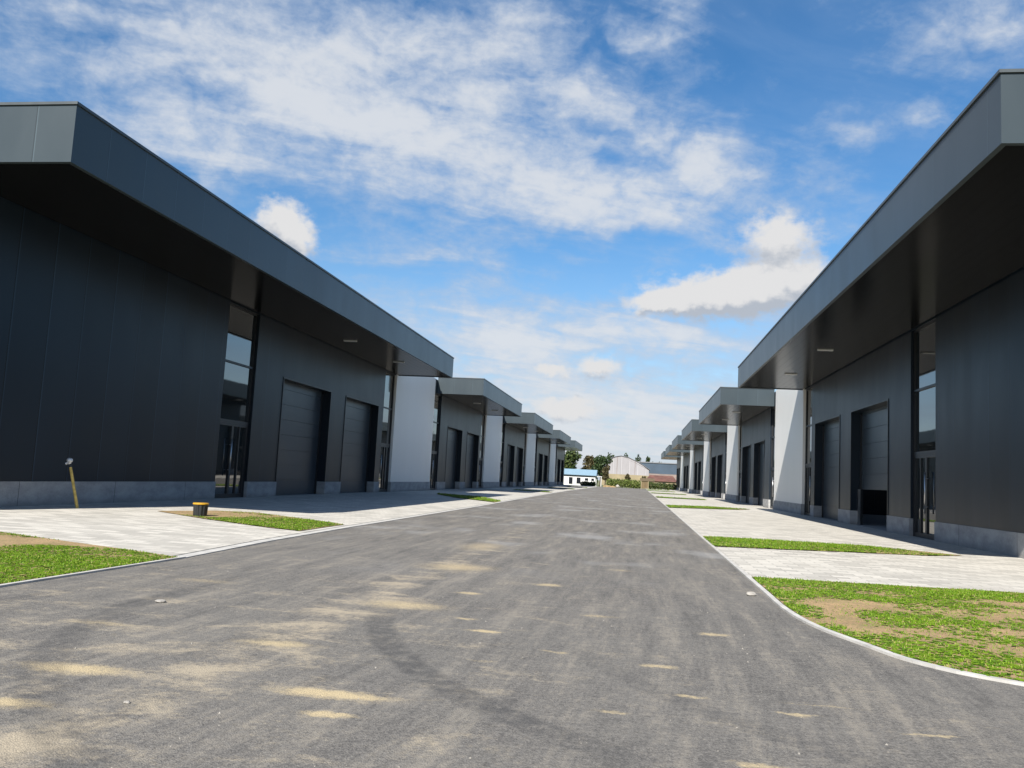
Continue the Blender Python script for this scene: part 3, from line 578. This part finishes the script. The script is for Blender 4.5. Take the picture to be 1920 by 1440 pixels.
for k, (x, h, wd, lab) in enumerate(((-11.5, 14.6, 3.4, 'distant tree rising over the left slope of the barn roof'), (-5.0, 15.6, 4.2, 'broadest distant tree just right of the barn ridge'), (.6, 15.4, 3.4, 'thin dark distant tree over the right slope of the barn roof'), (4.6, 13.6, 2.4, 'lone distant tree above the blue grey building'))):
    tree('distant_tree', x, 380, h, wd, 'leaf_dark', lab, 700, 40+k, size=.4, group='distant trees beyond the barn')
hcl = [(3+1.6*i, 352, 4.8, 1.9, 1.5, random.uniform(4.6, 5.6)) for i in range(6)]
tag(link('far_thicket', leafcloud(hcl, 1500, .4, 8), 'leaf_mid'), 'far dark green thicket behind the blue grey building', 'thicket', kind='stuff')
# white barn
t_ = tag(empty('white_barn', (-2.9, 260, 0)), 'big white gable ended barn beyond the hedge', 'building')
MB().prism([(-6.4, 0), (6.4, 0), (6.4, 20), (-6.4, 20)], -.3, 5.0).build('side_wall', 'barn', t_)
prof = [(-6.75, 6.3), (-5.4, 7.5), (-3.7, 8.4), (-1.9, 8.76), (.3, 8.35), (2.6, 7.4), (4.8, 6.2), (6.75, 4.95)]
gz = [(-6.4, 5.003), (6.4, 5.003)]+[(x*.948, z-.03) for x, z in reversed(prof)]; ng = len(gz)
mb = MB(); b = len(mb.v); mb.v += [(x, y, z) for y in (0, .2) for x, z in gz]; mb.f += [tuple(range(ng)), tuple(range(2*ng-1, ng-1, -1))]+[(i, (i+1) % ng, ng+(i+1) % ng, ng+i) for i in range(ng)]; mb.build('gable', 'barn', t_)
mb = MB()
for (xa, za), (xb, zb_) in zip(prof[:-1], prof[1:]):
    mb.v += [(xa, -.25, za), (xb, -.25, zb_), (xb, 20.2, zb_), (xa, 20.2, za), (xa, -.25, za+.12), (xb, -.25, zb_+.12), (xb, 20.2, zb_+.12), (xa, 20.2, za+.12)]; q = len(mb.v)-8
    mb.f += [tuple(q+i for i in f) for f in ((3, 2, 1, 0), (4, 5, 6, 7), (0, 1, 5, 4), (1, 2, 6, 5), (2, 3, 7, 6), (3, 0, 4, 7))]
mb.build('roof', 'barn_roof', t_)
for x in (-3.0, 2.3): MB().box(x-.06, x+.06, -.08, -.004, 0, 8.3 if x < 0 else 7.3).build('downpipe', 'brick', t_)
MB().box(-9.4, 3.2, 238, 238.4, -.3, 3.1).build('cream_wall', 'cream'); tag(bpy.data.objects['cream_wall'], 'patchy cream rendered wall in front of the white barn', 'wall')
# blue grey building
t_ = tag(empty('blue_building', (12, 320, 0)), 'long blue grey building behind the right row of units', 'building')
MB().box(-11.5, 12, 0, 14, -.3, 4.6).build('wall', 'brick', t_)
MB().box(-11.5, 12, -.02, 14, 4.602, 8.4).build('upper_cladding', 'slate', t_)
MB().box(-11.8, 12.3, -.3, 14.3, 8.402, 8.75).build('roof', 'barn_roof', t_)
for x in (-6, -4.6, -2.2): MB().box(x-.35, x+.35, -.06, -.003, 2.4, 3.9).build('window', 'glassdark', t_)
# red roofed house
t_ = tag(empty('red_roof_house', (5.9, 222, 0)), 'low house with a red tiled roof beyond the right hedge', 'building')
MB().box(-3.6, 4, 0, 5, -.3, 1.75).build('wall', 'cream', t_)
MB().poly([(-3.9, -.4, 1.7), (4.3, -.4, 1.7), (3.2, 2.5, 3.2), (-2.6, 2.5, 3.2)]).poly([(-3.9, 5.4, 1.7), (4.3, 5.4, 1.7), (3.2, 2.5, 3.2), (-2.6, 2.5, 3.2)]).poly([(-3.9, -.4, 1.7), (-3.9, 5.4, 1.7), (-2.6, 2.5, 3.2)]).poly([(4.3, -.4, 1.7), (4.3, 5.4, 1.7), (3.2, 2.5, 3.2)]).poly([(-3.9, -.4, 1.7), (4.3, -.4, 1.7), (4.3, 5.4, 1.7), (-3.9, 5.4, 1.7)]).build('roof', 'tile', t_)
for x in (-2, 1): MB().box(x-.4, x+.4, -.05, -.003, .5, 1.4).build('window', 'glassdark', t_)
t_ = tag(empty('tan_shed', (2.6, 205, 0)), 'tan low shed left of the red roofed house', 'shed')
MB().box(-1.6, 1.4, 0, 3, -.3, 1.55).build('wall', 'cream', t_)
MB().poly([(-1.8, -.3, 1.56), (1.6, -.3, 1.56), (1.6, 3.3, 2.25), (-1.8, 3.3, 2.25)]).poly([(-1.8, -.3, 1.56), (1.6, -.3, 1.56), (1.6, 3.3, 1.56), (-1.8, 3.3, 1.56)]).poly([(-1.8, 3.3, 1.56), (1.6, 3.3, 1.56), (1.6, 3.3, 2.25), (-1.8, 3.3, 2.25)]).poly([(-1.8, -.3, 1.56), (-1.8, 3.3, 1.56), (-1.8, 3.3, 2.25)]).poly([(1.6, -.3, 1.56), (1.6, 3.3, 1.56), (1.6, 3.3, 2.25)]).build('roof', 'timber', t_)
